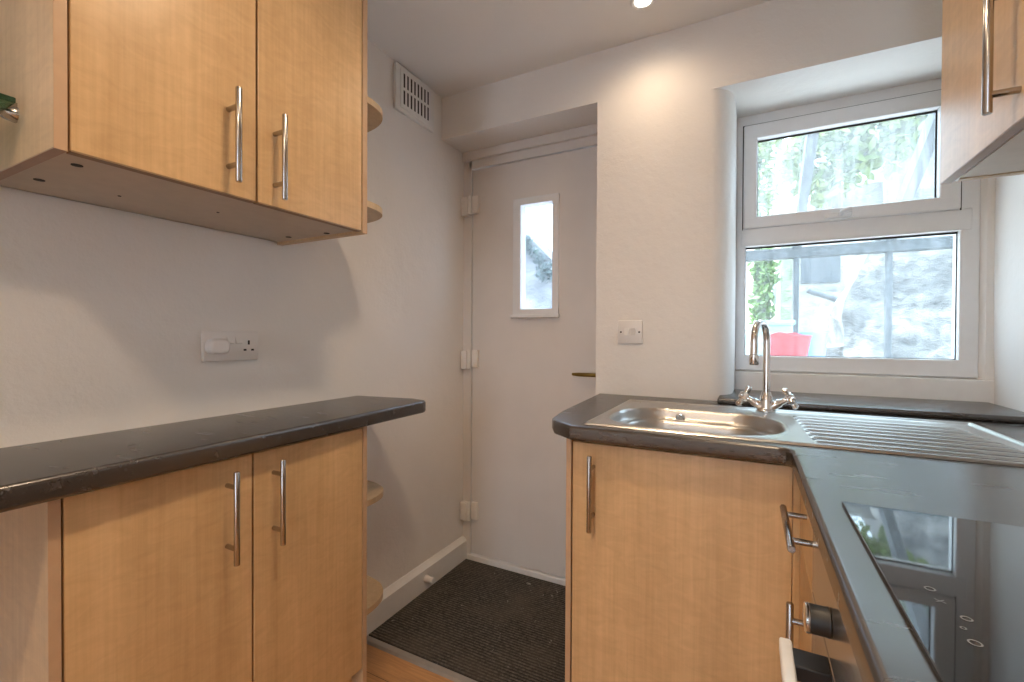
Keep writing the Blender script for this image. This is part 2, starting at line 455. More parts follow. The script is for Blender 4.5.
bm = NB(); box(bm, -0.022, 0.621, 2.046, 2.050, 1.055, 1.496); obj('lower_pane', bm, M['pane_low'], wn)
bm = NB()   # dark rubber gaskets around the panes and the sash
for (x0, x1, z0, z1, yy) in ((0.0205, 0.556, 1.604, 1.906, 2.036), (-0.018, 0.615, 1.061, 1.490, 2.042)):
    g = 0.004
    box(bm, x0, x0+g*0.5, yy, yy+0.004, z0, z1); box(bm, x1-g, x1, yy, yy+0.004, z0, z1)
    box(bm, x0, x1, yy, yy+0.004, z1-g*1.6, z1); box(bm, x0, x1, yy, yy+0.004, z0, z0+g*0.5)
box(bm, -0.031, 0.6145, 2.0150, 2.0185, 1.961, 1.9655); box(bm, 0.6105, 0.6145, 2.0150, 2.0185, 1.556, 1.9655)
box(bm, -0.031, -0.0275, 2.0150, 2.0185, 1.556, 1.9655)
obj('gasket', bm, M['dark'], wn)
bm = NB()
box(bm, 0.237, 0.318, 1.994, 2.005, 1.566, 1.583, 0.004)
tube(bm, [(0.285, 1.997, 1.577), (0.289, 1.982, 1.583), (0.300, 1.976, 1.587), (0.314, 1.974, 1.590)], [0.008, 0.008, 0.008, 0.010])
obj('window_handle', bm, M['upvc'], wn, True)
# white board under the frame
bm = NB(); box(bm, -0.052, 0.693, 1.992, 2.03, 0.915, 0.9985, 0.003); struct('trim_3', bm, M['white'])

# threshold strip between the wooden floor and the matting
bm = NB()
prism(bm, [(1.222, 0.0), (1.230, 0.006), (1.252, 0.006), (1.258, 0.0)], XL+0.028, -0.40, 'x')
struct('trim_4', bm, simple('grey_metal_strip', (0.42, 0.39, 0.36), 0.45, 0.6))
bm = NB(); box(bm, XL+0.027, -0.424, 1.256, YD-0.013, 0.0005, 0.007, 0.002)
tag(obj('doormat', bm, M['mat']), 'black ribbed matting fitted on the floor in front of the back door', 'doormat')
bm = NB()
lathe(bm, (0,0,0), [(0.004,0),(0.016,0.001),(0.0145,0.012),(0.012,0.024),(0.013,0.034),(0.010,0.040),(0.002,0.041)], 'x', 20)
for v in bm.verts: v.co += Vector((XL+0.0255, 1.600, 0.056))
tag(obj('door_stop', bm, M['white'], None, True), 'small white door stop knob on the skirting by the mat', 'door stop')

# ================================================================ kitchen units
def bar_handle(a, b, out, depth, m, door, r=0.006, inset=0.028, stud=0.85):
    """steel bar from a to b, carried by two studs; out = unit vector away from the door"""
    a, b, out = Vector(a), Vector(b), Vector(out)
    bm = NB(); d = (b-a).normalized()
    tube(bm, [a, a+d*0.0015, b-d*0.0015, b], [r*0.85, r, r, r*0.85])
    for p in (a+d*inset, b-d*inset):
        tube(bm, [p, p-out*depth], r*stud, 12)
    return obj('bar_handle', bm, m, door, True)

def quarter_shelf(xw, y0, x1, r, z0, z1, bm):
    """rounded open end shelf: straight along wall and cabinet, curved at the corner"""
    pts = [(xw, y0)]
    n = 20; rx = x1-xw
    for k in range(n+1):
        a = k/n*PI/2
        pts.append((xw + rx*max(0, math.cos(a))**(2/3.4), y0 + r*max(0, math.sin(a))**(2/3.4)))
    lo, hi, fs = prism(bm, pts, z0, z1)

# ---- wall cabinet on the left
FX = -0.931
wc = thing('wall_cabinet', 'maple two-door wall cabinet with steel bar handles above the left worktop', 'cabinet', (-1.11, 0.60, 1.414))
bm = NB()
box(bm, XL+0.003, FX, 0.286, 0.302, 1.414, 2.13)
o = obj('end_panel', bm, M['maple_side'], wc); 
bm = NB(); box(bm, FX-0.0005, FX+0.0015, 0.2862, 0.3018, 1.4125, 2.13); obj('panel_edging', bm, M['edge'], o)
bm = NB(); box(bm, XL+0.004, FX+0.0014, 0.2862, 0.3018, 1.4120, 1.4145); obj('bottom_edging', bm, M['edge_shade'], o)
bm = NB()
box(bm, XL+0.003, FX, 0.901, 0.917, 1.410, 2.13)
o = obj('end_panel', bm, M['maple_side'], wc)
bm = NB(); box(bm, FX-0.0005, FX+0.0015, 0.9012, 0.9168, 1.4105, 2.13); obj('panel_edging', bm, M['edge'], o)
bm = NB()
box(bm, XL+0.004, FX-0.026, 0.302, 0.901, 1.418, 1.434); box(bm, XL+0.004, FX-0.026, 0.302, 0.901, 2.11, 2.128)
box(bm, XL+0.004, XL+0.010, 0.302, 0.901, 1.418, 2.128)
o = obj('carcass', bm, M['under'], wc)
for x, y, r in ((-1.011, 0.340, 0.008), (-1.170, 0.340, 0.008), (-1.155, 0.455, 0.003), (-1.19, 0.868, 0.008), (-1.05, 0.884, 0.008), (-1.10, 0.62, 0.003)):
    bm = NB(); lathe(bm, (x, y, 1.4172), [(r*0.4, -0.0004), (r, -0.0003), (r, 0.001)], 'z', 14); obj('fixing_hole', bm, M['dark'], o)
for (ya, yb, hy, hz0, hz1) in ((0.3055, 0.6025, 0.545, 1.434, 1.620), (0.6070, 0.8980, 0.645, 1.426, 1.610)):
    bm = NB(); box(bm, FX-0.018, FX, ya, yb, 1.4155, 2.128, 0.0012, 1)
    d = obj('door', bm, M['maple'], wc)
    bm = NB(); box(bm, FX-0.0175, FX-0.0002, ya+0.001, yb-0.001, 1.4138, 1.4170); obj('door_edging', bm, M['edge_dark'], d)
    bar_handle((FX+0.035, hy, hz0), (FX+0.035, hy, hz1), (1,0,0), 0.035, M['steel'], d, inset=0.036)
for z in (1.508, 1.803):
    bm = NB(); quarter_shelf(XL+0.003, 0.917, XL+0.325, 0.185, z-0.009, z+0.009, bm)
    obj('rounded_end_shelf', bm, M['maple_side'], wc)

# ---- glass shelf just left of the cabinet
gs = thing('glass_shelf', 'green-edged glass shelf at the near end of the left wall cabinet', 'shelf', (-1.15, 0.10, 1.495))
bm = NB(); box(bm, XL+0.002, -1.025, -0.12, 0.272, 1.494, 1.503, 0.001, 1); obj('glass_plate', bm, M['shelfglass'], gs)
for x in (-1.075, -1.24):
    bm = NB()
    prism(bm, [(0.2858, 1.480), (0.2858, 1.512), (0.270, 1.505), (0.250, 1.494), (0.256, 1.491), (0.272, 1.482)], x-0.004, x+0.004, 'x')
    lathe(bm, (x, 0.2858, 1.494), [(0.004, -0.014), (0.007, -0.010), (0.011, -0.004), (0.012, 0.0)], 'y', 14)
    obj('shelf_clip', bm, M['steel'], gs, True)

# ---- base cabinet on the left
LX = -1.0
bc = thing('base_cabinet', 'maple two-door base cabinet under the left worktop with rounded end shelves', 'cabinet', (-1.14, 0.64, 0))
bm = NB()
box(bm, XL+0.003, LX, 0.298, 0.314, 0.0, 0.869)
o = obj('end_panel', bm, M['maple_side'], bc)
bm = NB(); box(bm, LX-0.0005, LX+0.0015, 0.2982, 0.3138, 0.0, 0.869); obj('panel_edging', bm, M['edge'], o)
bm = NB()
box(bm, XL+0.003, LX, 0.972, 0.986, 0.0, 0.869)
o = obj('end_panel', bm, M['maple_side'], bc)
bm = NB(); box(bm, LX-0.0005, LX+0.0015, 0.9722, 0.9858, 0.0, 0.869); obj('panel_edging', bm, M['edge'], o)
bm = NB()
box(bm, XL+0.028, LX-0.021, 0.314, 0.972, 0.15, 0.166); box(bm, XL+0.028, LX-0.021, 0.314, 0.972, 0.85, 0.868)
box(bm, XL+0.028, XL+0.034, 0.314, 0.972, 0.15, 0.868)
obj('carcass', bm, M['under'], bc)
bm = NB(); box(bm, LX-0.06, LX-0.045, 0.314, 0.972, 0.0, 0.148); obj('plinth', bm, M['maple'], bc)
for (ya, yb, hy) in ((0.3178, 0.6375, 0.582), (0.6420, 0.9690, 0.690)):
    bm = NB(); box(bm, LX-0.018, LX, ya, yb, 0.155, 0.862, 0.0012, 1)
    d = obj('door', bm, M['maple'], bc)
    bar_handle((LX+0.035, hy, 0.640), (LX+0.035, hy, 0.840), (1,0,0), 0.035, M['steel'], d, inset=0.034)
for z in (0.276, 0.613):
    bm = NB(); quarter_shelf(XL+0.003, 0.986, XL+0.250, 0.195, z-0.009, z+0.009, bm)
    obj('rounded_end_shelf', bm, M['maple_side'], bc)

# ---- worktops
def worktop(name, poly, front, z0, z1, label, r=0.014, cut=None):
    bm = NB(); lo, hi, fs = prism(bm, poly, z0, z1)
    n = len(poly); es = []
    for i in front:
        for ring in (hi, lo):
            a, b = ring[i], ring[(i+1) % n]
            for e in a.link_edges:
                if e.other_vert(a) is b: es.append(e)
    bmesh.ops.bevel(bm, geom=es, offset=r, segments=5, profile=0.5, affect='EDGES', clamp_overlap=True)
    o = obj(name, bm, M['worktop'], None, True, 30)
    if cut:
        cb = NB(); box(cb, *cut)
        bmesh.ops.recalc_face_normals(cb, faces=cb.faces[:])
        cm = bpy.data.meshes.new('cut'); cb.to_mesh(cm); cb.free()
        co = bpy.data.objects.new('cut', cm); COL.objects.link(co)
        md = o.modifiers.new('cut', 'BOOLEAN'); md.operation = 'DIFFERENCE'; md.object = co; md.solver = 'EXACT'
        dg = bpy.context.evaluated_depsgraph_get(); dg.update()
        me = bpy.data.meshes.new_from_object(o.evaluated_get(dg))
        o.modifiers.clear(); o.data = me; me.name = name
        bpy.data.objects.remove(co); bpy.data.meshes.remove(cm)
    return tag(o, label, 'worktop')
def arc(cx, cy, r, a0, a1, n=6):
    return [(cx + r*math.cos(math.radians(a0+(a1-a0)*k/n)), cy + r*math.sin(math.radians(a0+(a1-a0)*k/n))) for k in range(n+1)]
lp = [(XL+0.004, -0.40), (-0.948, -0.40)] + arc(-1.020, 1.222, 0.040, 0, 60, 5) + [(-1.06, 1.270), (XL+0.004, 1.232)]
worktop('worktop', lp, range(1, len(lp)-1), 0.870, 0.910, 'charcoal worktop along the left wall with an empty top', 0.008)
rp = [(XA+0.012, YW-0.004), (-0.500, 1.27), (-0.482, 1.160), (-0.458, 1.115), (-0.396, 1.068), (0.050, 1.068), (0.066, 1.060), (0.075, 1.045), (0.075, -0.55), (XR-0.008, -0.55), (XR-0.008, YW-0.004)]
worktop('worktop', rp, range(0, 8), 0.873, 0.910, 'charcoal L-shaped worktop under the window, carrying the sink and hob', 0.009,
        (-0.362, 0.092, 1.118, 1.492, 0.85, 0.93))
bm = NB()
box(bm, -0.095, XR-0.008, 1.662, 1.997, 0.9105, 0.9285, 0.005, 3)
tag(obj('window_ledge', bm, M['worktop'], None, True), 'charcoal ledge strip lying below the window behind the sink', 'ledge')

# ---- sink cupboard
SY = 1.103; RX = 0.095
sk = thing('sink_cupboard', 'maple one-door sink cupboard with a long steel handle beside the mat', 'cabinet', (-0.17, 1.40, 0))
bm = NB(); box(bm, -0.418, -0.404, SY+0.002, YW-0.004, 0, 0.869)
o = obj('end_panel', bm, M['maple_side'], sk)
bm = NB(); box(bm, -0.4178, -0.4042, SY-0.0005, SY+0.003, 0, 0.869); obj('panel_edging', bm, M['edge'], o)
bm = NB(); box(bm, -0.404, 0.09, SY+0.022, YW-0.004, 0.15, 0.166); box(bm, -0.404, 0.09, YW-0.02, YW-0.004, 0.166, 0.70)
obj('carcass', bm, M['under'], sk)
bm = NB(); box(bm, -0.404, 0.09, SY+0.05, SY+0.065, 0, 0.148); obj('plinth', bm, M['maple'], sk)
bm = NB(); box(bm, -0.4005, 0.0815, SY, SY+0.018, 0.155, 0.864, 0.0012, 1)
d = obj('door', bm, M['maple'], sk)
bm = NB(); box(bm, 0.0825, RX+0.017, SY+0.001, SY+0.020, 0.155, 0.868); obj('corner_post', bm, M['maple'], sk)
bar_handle((-0.345, SY-0.035, 0.652), (-0.345, SY-0.035, 0.840), (0,-1,0), 0.035, M['steel'], d, inset=0.034)

# ---- narrow drawer unit between sink and oven
du = thing('drawer_unit', 'narrow maple unit with a drawer above a door beside the oven', 'cabinet', (0.38, 0.97, 0))
bm = NB()
box(bm, RX+0.020, XR-0.02, 0.842, 1.10, 0.0, 0.016+0.14); box(bm, RX+0.020, XR-0.02, 0.842, 0.856, 0.156, 0.866); box(bm, RX+0.020, XR-0.02, 1.085, 1.10, 0.156, 0.866)
obj('carcass', bm, M['under'], du)
bm = NB(); box(bm, RX, RX+0.018, 0.842, 1.099, 0.712, 0.864, 0.0012, 1); d = obj('drawer', bm, M['maple'], du)
bar_handle((RX-0.035, 0.822, 0.803), (RX-0.035, 1.022, 0.803), (-1,0,0), 0.035, M['steel'], d, inset=0.038)
bm = NB(); box(bm, RX, RX+0.018, 0.842, 1.099, 0.155, 0.708, 0.0012, 1); d = obj('door', bm, M['maple'], du)
bar_handle((RX-0.029, 0.925, 0.46), (RX-0.029, 0.925, 0.668), (-1,0,0), 0.029, M['steel'], d, inset=0.03)

# ---- built-in oven
ov = thing('oven', 'stainless steel built-in oven with black knobs under the hob', 'oven', (0.38, 0.53, 0))
bm = NB(); box(bm, RX+0.005, XR-0.04, 0.25, 0.828, 0.12, 0.860); obj('body', bm, M['black'], ov)
bm = NB(); box(bm, RX-0.006, RX+0.004, 0.242, 0.838, 0.742, 0.866, 0.001, 1)
M['ovensteel'] = simple('oven_steel', (0.34, 0.335, 0.345), 0.22, 0.85, var=0.03)
obj('control_panel', bm, M['ovensteel'], ov)
bm = NB(); box(bm, RX-0.006, RX+0.004, 0.242, 0.838, 0.13, 0.738, 0.001, 1); od = obj('oven_door', bm, M['ovensteel'], ov)
for ky in (0.662, 0.450, 0.360):
    bm = NB(); lathe(bm, (RX-0.006, ky, 0.787), [(0.0175, -0.001), (0.0175, -0.003), (0.0168, -0.004), (0.0168, -0.022), (0.004, -0.0225)], 'x', 22)
    k = obj('knob', bm, M['black'], ov, True)
    bm = NB(); lathe(bm, (RX-0.006, ky, 0.787), [(0.0172, -0.0215), (0.0176, -0.0222), (0.0174, -0.0255), (0.015, -0.0268), (0.003, -0.027)], 'x', 22)
    obj('knob_rim', bm, M['chrome'], k, True)
bm = NB(); box(bm, 0.038, 0.053, 0.36, 0.705, 0.712, 0.731, 0.0035, 3); h = obj('oven_handle', bm, simple('satin_steel', (0.86, 0.88, 0.90), 0.4, 0.15), ov, True)
for yy in (0.652, 0.385):
    bm = NB(); box(bm, 0.050, RX-0.005, yy, yy+0.038, 0.710, 0.7295, 0.002); obj('handle_bracket', bm, M['black'], ov)

# ---- remaining base unit on the right, nearer than the oven
bu = thing('base_cabinet', 'maple base cupboard beside the oven below the near worktop', 'cabinet', (0.38, -0.15, 0))
bm = NB(); box(bm, RX+0.02, XR-0.02, -0.54, 0.238, 0.0, 0.866); obj('carcass', bm, M['under'], bu)
bm = NB(); box(bm, RX, RX+0.018, -0.53, 0.236, 0.155, 0.864, 0.0012, 1); d = obj('door', bm, M['maple'], bu)
bar_handle((RX-0.035, 0.19, 0.64), (RX-0.035, 0.19, 0.84), (-1,0,0), 0.035, M['steel'], d)

# ---- wall cabinet on the right
CX, CY1, CZ = 0.347, 1.250, 1.452
rc = thing('wall_cabinet', 'maple wall cabinet with a steel bar handle to the right of the window', 'cabinet', (0.52, 0.9, CZ))
bm = NB(); box(bm, CX+0.025, XR-0.010, CY1-0.018, CY1, CZ+0.001, 2.15); obj('end_panel', bm, M['maple_side'], rc)
bm = NB(); box(bm, CX+0.025, XR-0.010, 0.282, 0.300, CZ+0.001, 2.15); obj('end_panel', bm, M['maple_side'], rc)
bm = NB(); box(bm, CX+0.025, XR-0.010, 0.30, CY1-0.018, CZ+0.003, CZ+0.02); box(bm, CX+0.022, XR-0.010, 0.30, CY1-0.018, 2.13, 2.15)
box(bm, XR-0.02, XR-0.010, 0.30, CY1-0.018, CZ+0.02, 2.13)
o = obj('carcass', bm, simple('window_lit_underside', (0.74, 0.69, 0.62), 0.5, var=0.04), rc)  # underside copy, lightened in colour for the window's light
bm = NB(); lathe(bm, (0.452, 1.17, CZ+0.0024), [(0.003, -0.0004), (0.008, -0.0003), (0.008, 0.001)], 'z', 14); obj('fixing_hole', bm, M['dark'], o)
for ya, yb, hy in ((0.897, CY1, 0.935), (0.55, 0.894, 0.600)):
    bm = NB(); box(bm, CX, CX+0.018, ya, yb, CZ, 2.148, 0.0012, 1); d = obj('door', bm, M['maple'], rc)
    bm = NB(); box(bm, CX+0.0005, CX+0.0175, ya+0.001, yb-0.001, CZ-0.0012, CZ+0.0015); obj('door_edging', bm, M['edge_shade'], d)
    bar_handle((CX-0.035, hy, 1.468), (CX-0.035, hy, 1.668), (-1,0,0), 0.035, M['steel'], d, inset=0.028)

# ================================================================ sink, tap, hob
def rr(x, y, cx, cy, hx, hy, r):
    qx, qy = abs(x-cx)-hx+r, abs(y-cy)-hy+r
    return math.hypot(max(qx, 0), max(qy, 0)) + min(max(qx, qy), 0) - r
def ss(a, b, t):
    t = max(0.0, min(1.0, (t-a)/(b-a))); return t*t*(3-2*t)
SX0, SX1, SY0, SY1, SZ = -0.371, 0.512, 1.100, 1.585, 0.9135
def sink_h(x, y):
    z = 0.0
    e = min(x-SX0, SX1-x, y-SY0, SY1-y)
    z += -0.003*ss(0.004, 0.0, e) + 0.003*math.exp(-((e-0.007)/0.004)**2) - 0.0025*ss(0.010, 0.020, e)
    d = rr(x, y, -0.135, 1.296, 0.210, 0.162, 0.132)
    z += 0.0022*math.exp(-((d-0.005)/0.005)**2)
    z -= 0.030*ss(0.0, -0.008, d) + 0.003*ss(-0.008, -0.026, d) - 0.0025*math.exp(-((d+0.029)/0.004)**2) + 0.115*ss(-0.031, -0.056, d)
    # drainer
    if x > 0.09:
        yr = (y-1.150)/0.350
        x0 = 0.125 - 0.015*yr; x1 = 0.475 - 0.03*yr + 0.02
        m = ss(x0-0.006, x0+0.008, x) * ss(x1+0.006, x1-0.03, x) * ss(1.138, 1.150, y) * ss(1.512, 1.498, y)
        if m > 0:
            q = 0.5+0.5*math.cos(2*PI*(y-1.160)/0.046)
            z += m*(-0.004 + 0.0075*q*q)
    return z
sk = thing('sink', 'stainless steel sink with one bowl and a ridged drainer below the window', 'sink', (0.067, 1.34, 0.91))
bm = NB(); nx, ny = 300, 165; rows = []
for i in range(nx+1):
    x = SX0+(SX1-SX0)*i/nx
    rows.append([bm.verts.new((x, SY0+(SY1-SY0)*j/ny, SZ+sink_h(x, SY0+(SY1-SY0)*j/ny))) for j in range(ny+1)])
for i in range(nx):
    for j in range(ny): bm.faces.new((rows[i][j], rows[i+1][j], rows[i+1][j+1], rows[i][j+1]))
obj('basin_and_drainer', bm, M['sheet'], sk, True, 180)
bm = NB(); lathe(bm, (-0.185, 1.448, 0.889), [(0.010, 0.004), (0.013, 0.0), (0.012, -0.004), (0.007, -0.005), (0.002, -0.004)], 'y', 18)
obj('overflow', bm, M['chrome'], sk, True)
bm = NB(); lathe(bm, (-0.136, 1.295, SZ-0.142), [(0.035, -0.002), (0.035, 0.001), (0.028, 0.0015), (0.02, -0.0005)], 'z', 24); obj('waste', bm, M['chrome'], sk, True)
for (x, y) in ((-0.325, 1.552), (-0.175, 1.552), (-0.030, 1.548)):
    bm = NB(); box(bm, x-0.002, x+0.002, y-0.010, y+0.018, SZ-0.004, SZ-0.0010, 0.001, 1); obj('rim_mark', bm, M['chrome'], sk)

TX, TY = 0.0445, 1.535
tp = thing('mixer_tap', 'chrome swan-neck mixer tap with two cross-head handles at the sink', 'tap', (TX, TY, 0.913))
bm = NB(); lathe(bm, (TX, TY, 0.9137), [(0.026, 0.0), (0.026, 0.004), (0.019, 0.010), (0.0175, 0.022), (0.017, 0.044), (0.0135, 0.050), (0.0125, 0.058)], 'z', 24)
for s in (-1, 1):
    dv = Vector((s*0.86, -0.06, 0.50)).normalized(); c = Vector((TX, TY, 0.922))
    tube(bm, [c, c+dv*0.022, c+dv*0.040, c+dv*0.044, c+dv*0.060], [0.0125, 0.0135, 0.012, 0.009, 0.008])
obj('tap_body', bm, M['chrome'], tp, True)
bm = NB()
path = [(TX, TY, 0.962), (TX, TY, 1.09), (TX, TY, 1.124)]
dx, dy = -0.034, -0.105; R = 0.055
for k in range(1, 13):
    a = k/12*PI
    path.append((TX + dx/2*(1-math.cos(a)), TY + dy/2*(1-math.cos(a)), 1.124 + 0.052*math.sin(a)))
path += [(TX+dx, TY+dy, 1.100), (TX+dx, TY+dy, 1.080)]
tube(bm, path, 0.0098, 16)
tube(bm, [(TX+dx, TY+dy, 1.086), (TX+dx, TY+dy, 1.083), (TX+dx, TY+dy, 1.060), (TX+dx, TY+dy, 1.056)], [0.010, 0.0125, 0.0125, 0.011], 16)
obj('spout', bm, M['chrome'], tp, True)
for s in (-1, 1):
    dv = Vector((s*0.86, -0.06, 0.50)).normalized(); c = Vector((TX, TY, 0.922)) + dv*0.069
    u = dv.cross(Vector((0,1,0))).normalized(); v = dv.cross(u).normalized()
    bm = NB(); tube(bm, [c-dv*0.010, c-dv*0.008, c+dv*0.010, c+dv*0.013], [0.010, 0.012, 0.012, 0.008])
    for q in (u+v*0.25, v-u*0.25):
        q.normalize(); tube(bm, [c-q*0.034, c-q*0.030, c-q*0.014, c+q*0.014, c+q*0.030, c+q*0.034], [0.0055, 0.0092, 0.0066, 0.0066, 0.0092, 0.0055], 12)
    obj('cross_handle', bm, M['chrome'], tp, True)

hb = thing('hob', 'black glass hob set into the right-hand worktop', 'hob', (0.36, 0.47, 0.91))
bm = NB(); box(bm, 0.1095, 0.62, 0.155, 0.735, 0.9102, 0.9150, 0.0012, 2); obj('glass_top', bm, M['hob'], hb)
M['print'] = simple('pale_print', (0.20, 0.205, 0.21), 0.4)
def ring(bm, cx, cy, r, wd, z, n=28, a0=0, a1=360, ex=1.0):
    ps = []
    for k in range(n+1):
        a = math.radians(a0+(a1-a0)*k/n)
        ps.append(((cx+ex*(r-wd)*math.cos(a), cy+(r-wd)*math.sin(a)), (cx+ex*(r+wd)*math.cos(a), cy+(r+wd)*math.sin(a))))
    for (a, b), (c, d) in zip(ps, ps[1:]):
        bm.faces.new([bm.verts.new((*p, z)) for p in (a, b, d, c)])
bm = NB(); zt = 0.91525
ring(bm, 0.1395, 0.513, 0.0034, 0.0007, zt); 
for a in (40, 140):
    c_, s_ = math.cos(math.radians(a)), math.sin(math.radians(a))
    bm.faces.new([bm.verts.new((0.1405 + c_*p - s_*q, 0.493 + s_*p + c_*q, zt)) for p, q in ((-.004,-.0005),(.004,-.0005),(.004,.0005),(-.004,.0005))])
ring(bm, 0.150, 0.4715, 0.0032, 0.0006, zt); ring(bm, 0.143, 0.455, 0.0016, 0.0005, zt, 16); ring(bm, 0.1435, 0.4365, 0.0036, 0.0006, zt)
obj('touch_symbols', bm, M['print'], hb)

# ================================================================ small fittings
# double socket with a plug-in on the left wall
so = thing('double_socket', 'white double wall socket on the left wall above the worktop', 'socket', (XL, 0.758, 1.10))
bm = NB(); box(bm, XL+0.001, XL+0.0135, 0.682, 0.834, 1.060, 1.143, 0.003, 2); obj('socket_plate', bm, M['plastic'], so, True)
for yy in (0.752, 0.776):
    bm = NB(); prism(bm, [(XL+0.013, 1.107), (XL+0.0185, 1.109), (XL+0.0145, 1.128), (XL+0.013, 1.128)], 0, 1, 'y')
    for v in bm.verts: v.co.y = yy-0.009 if v.co.y < 0.5 else yy+0.009
    obj('rocker_switch', bm, M['plastic'], so)
bm = NB()
for (y, z, wy, wz) in ((0.805, 1.111, 0.0028, 0.006), (0.794, 1.090, 0.0042, 0.0026), (0.816, 1.090, 0.0042, 0.0026)):
    box(bm, XL+0.0130, XL+0.0138, y-wy, y+wy, z-wz, z+wz)
obj('socket_slot', bm, M['dark'], so)
bm = NB()
pl = []
for k in range(25):
    a = k/24*2*PI
    c_, s_ = math.cos(a), math.sin(a)
    pl.append((0.7120 + 0.0265*math.copysign(abs(c_)**0.65, c_), 1.0985 + (0.024 if s_ > 0 else 0.0175)*math.copysign(abs(s_)**0.75, s_)))
pl = pl[:-1]
lo, hi, fs = prism(bm, pl, XL+0.0142, XL+0.043, 'x')
es = [e for e in bm.edges if all(v in hi for v in e.verts)]
bmesh.ops.bevel(bm, geom=es, offset=0.008, segments=4, profile=0.5, affect='EDGES')
tag(obj('plug', bm, M['plastic'], None, True), 'rounded white plug pushed into the left side of the double socket', 'plug')

ls = thing('light_switch', 'white two-gang light switch on the wall between back door and window', 'light switch', (-0.403, YW, 1.15))
bm = NB(); box(bm, -0.4495, -0.3565, YW-0.010, YW-0.0005, 1.107, 1.195, 0.003, 2); obj('switch_plate', bm, M['plastic'], ls, True)
for xx, s in ((-0.4155, 1), (-0.3905, -1)):
    bm = NB(); prism(bm, [(YW-0.0095, 1.139), (YW-0.0115 - 0.006*(s > 0), 1.139), (YW-0.0115 - 0.006*(s < 0), 1.165), (YW-0.0095, 1.165)], xx-0.0085, xx+0.0085, 'x')
    obj('rocker', bm, M['plastic'], ls)
for xx in (-0.4375, -0.3685):
    bm = NB(); lathe(bm, (xx, YW-0.0098, 1.151), [(0.001, -0.0008), (0.0035, -0.0006), (0.0035, 0.001)], 'y', 12); obj('screw', bm, M['dark'], ls)

va = thing('wall_vent', 'white slotted ventilation cover high on the left wall by the ceiling', 'vent', (XL, 1.545, 2.15))
bm = NB()
box(bm, XL+0.001, XL+0.016, 1.412, 1.664, 2.056, 2.243, 0.003, 2); box(bm, XL+0.010, XL+0.021, 1.436, 1.642, 2.070, 2.230, 0.003, 2)
obj('vent_cover', bm, M['white'], va, True)
bm = NB()
for k in range(8):
    y = 1.452 + k*0.0222
    for z0 in (2.087, 2.156): box(bm, XL+0.0200, XL+0.0216, y, y+0.009, z0, z0+0.056, 0)
obj('vent_slot', bm, M['dark'], va)  # solid dark strips; the shade inside the slots is their colour

def downlight(x, y, label, watt):
    t = thing('downlight', label, 'ceiling light', (x, y, ZC), 'recessed ceiling downlights')
    bm = NB(); n = 28
    prof = [(0.041, 0.0), (0.041, -0.004), (0.036, -0.007), (0.028, -0.005), (0.027, -0.001)]
    rings = [[bm.verts.new((x+r*math.cos(k*2*PI/n), y+r*math.sin(k*2*PI/n), ZC+z)) for k in range(n)] for r, z in prof]
    for a, b in zip(rings, rings[1:]):
        for k in range(n): bm.faces.new((a[k], a[(k+1) % n], b[(k+1) % n], b[k]))
    obj('bezel', bm, M['white'], t, True)
    bm = NB(); lathe(bm, (x, y, ZC), [(0.026, -0.0005), (0.026, -0.003), (0.015, -0.0045), (0.003, -0.005)], 'z', 24); obj('bulb', bm, M['lamp'], t, True)
    ld = bpy.data.lights.new('downlight_beam', 'SPOT'); ld.energy = watt; ld.color = LAMP_COL
    ld.spot_size = math.radians(165); ld.spot_blend = 1.0; ld.shadow_soft_size = 0.07
    lo = bpy.data.objects.new('downlight_beam', ld); COL.objects.link(lo); lo.parent = t; lo.location = (0, 0, -0.012)
downlight(-0.324, 1.543, 'recessed downlight glowing in the ceiling near the back door', LAMP_W*0.22)
for y in (0.62, -0.30, -1.22, -2.14): downlight(-0.331, y, 'unseen recessed downlight in the row added along the ceiling to light the room', LAMP_W)  # nearest follows the handle shadows; the ones behind are added for fill

# ================================================================ outside
bm = NB(); box(bm, -8, 9, -8, 16, -0.25, -0.10); struct('ground', bm, M['paving'])
lt = thing('lean_to_frame', 'grey timber lean-to frame just outside the window', 'lean-to', (0.3, 3.4, -0.05))
bm = NB(); box(bm, -1.0, 2.4, 3.37, 3.44, 1.640, 1.705, 0.004); obj('wall_plate_beam', bm, M['frame_grey'], lt)
for x in (-0.66, -0.2, 0.258, 0.722, 1.18, 1.64):
    bm = NB(); box(bm, x-0.014, x+0.014, 3.38, 3.43, -0.05, 1.642, 0.003); obj('post', bm, M['frame_grey'], lt)
    bm = NB(); prism(bm, [(3.46, 1.650), (2.16, 2.300), (2.16, 2.40), (3.46, 1.735)], x-0.023, x+0.023, 'x'); obj('rafter', bm, M['frame_grey'], lt)
bm = NB(); box(bm, -1.0, 2.4, 3.36, 3.45, 0.60, 0.66, 0.004); obj('sill_rail', bm, M['frame_grey'], lt)

bench = thing('bounce_bench', 'pale hidden bench under the tubs outside, deepened to bounce sunlight into the window', 'bench', (0.15, 2.95, -0.05))
bm = NB(); box(bm, -0.7, 1.3, 2.22, 3.30, 0.93, 0.96); obj('bench_top', bm, M['render'], bench)  # invented support, extended towards the house to bounce sunlight indoors
for x in (-0.66, 1.26):
    for y in (2.26, 3.26):
        bm = NB(); box(bm, x-0.02, x+0.02, y-0.02, y+0.02, -0.05, 0.93); obj('leg', bm, M['render'], bench)
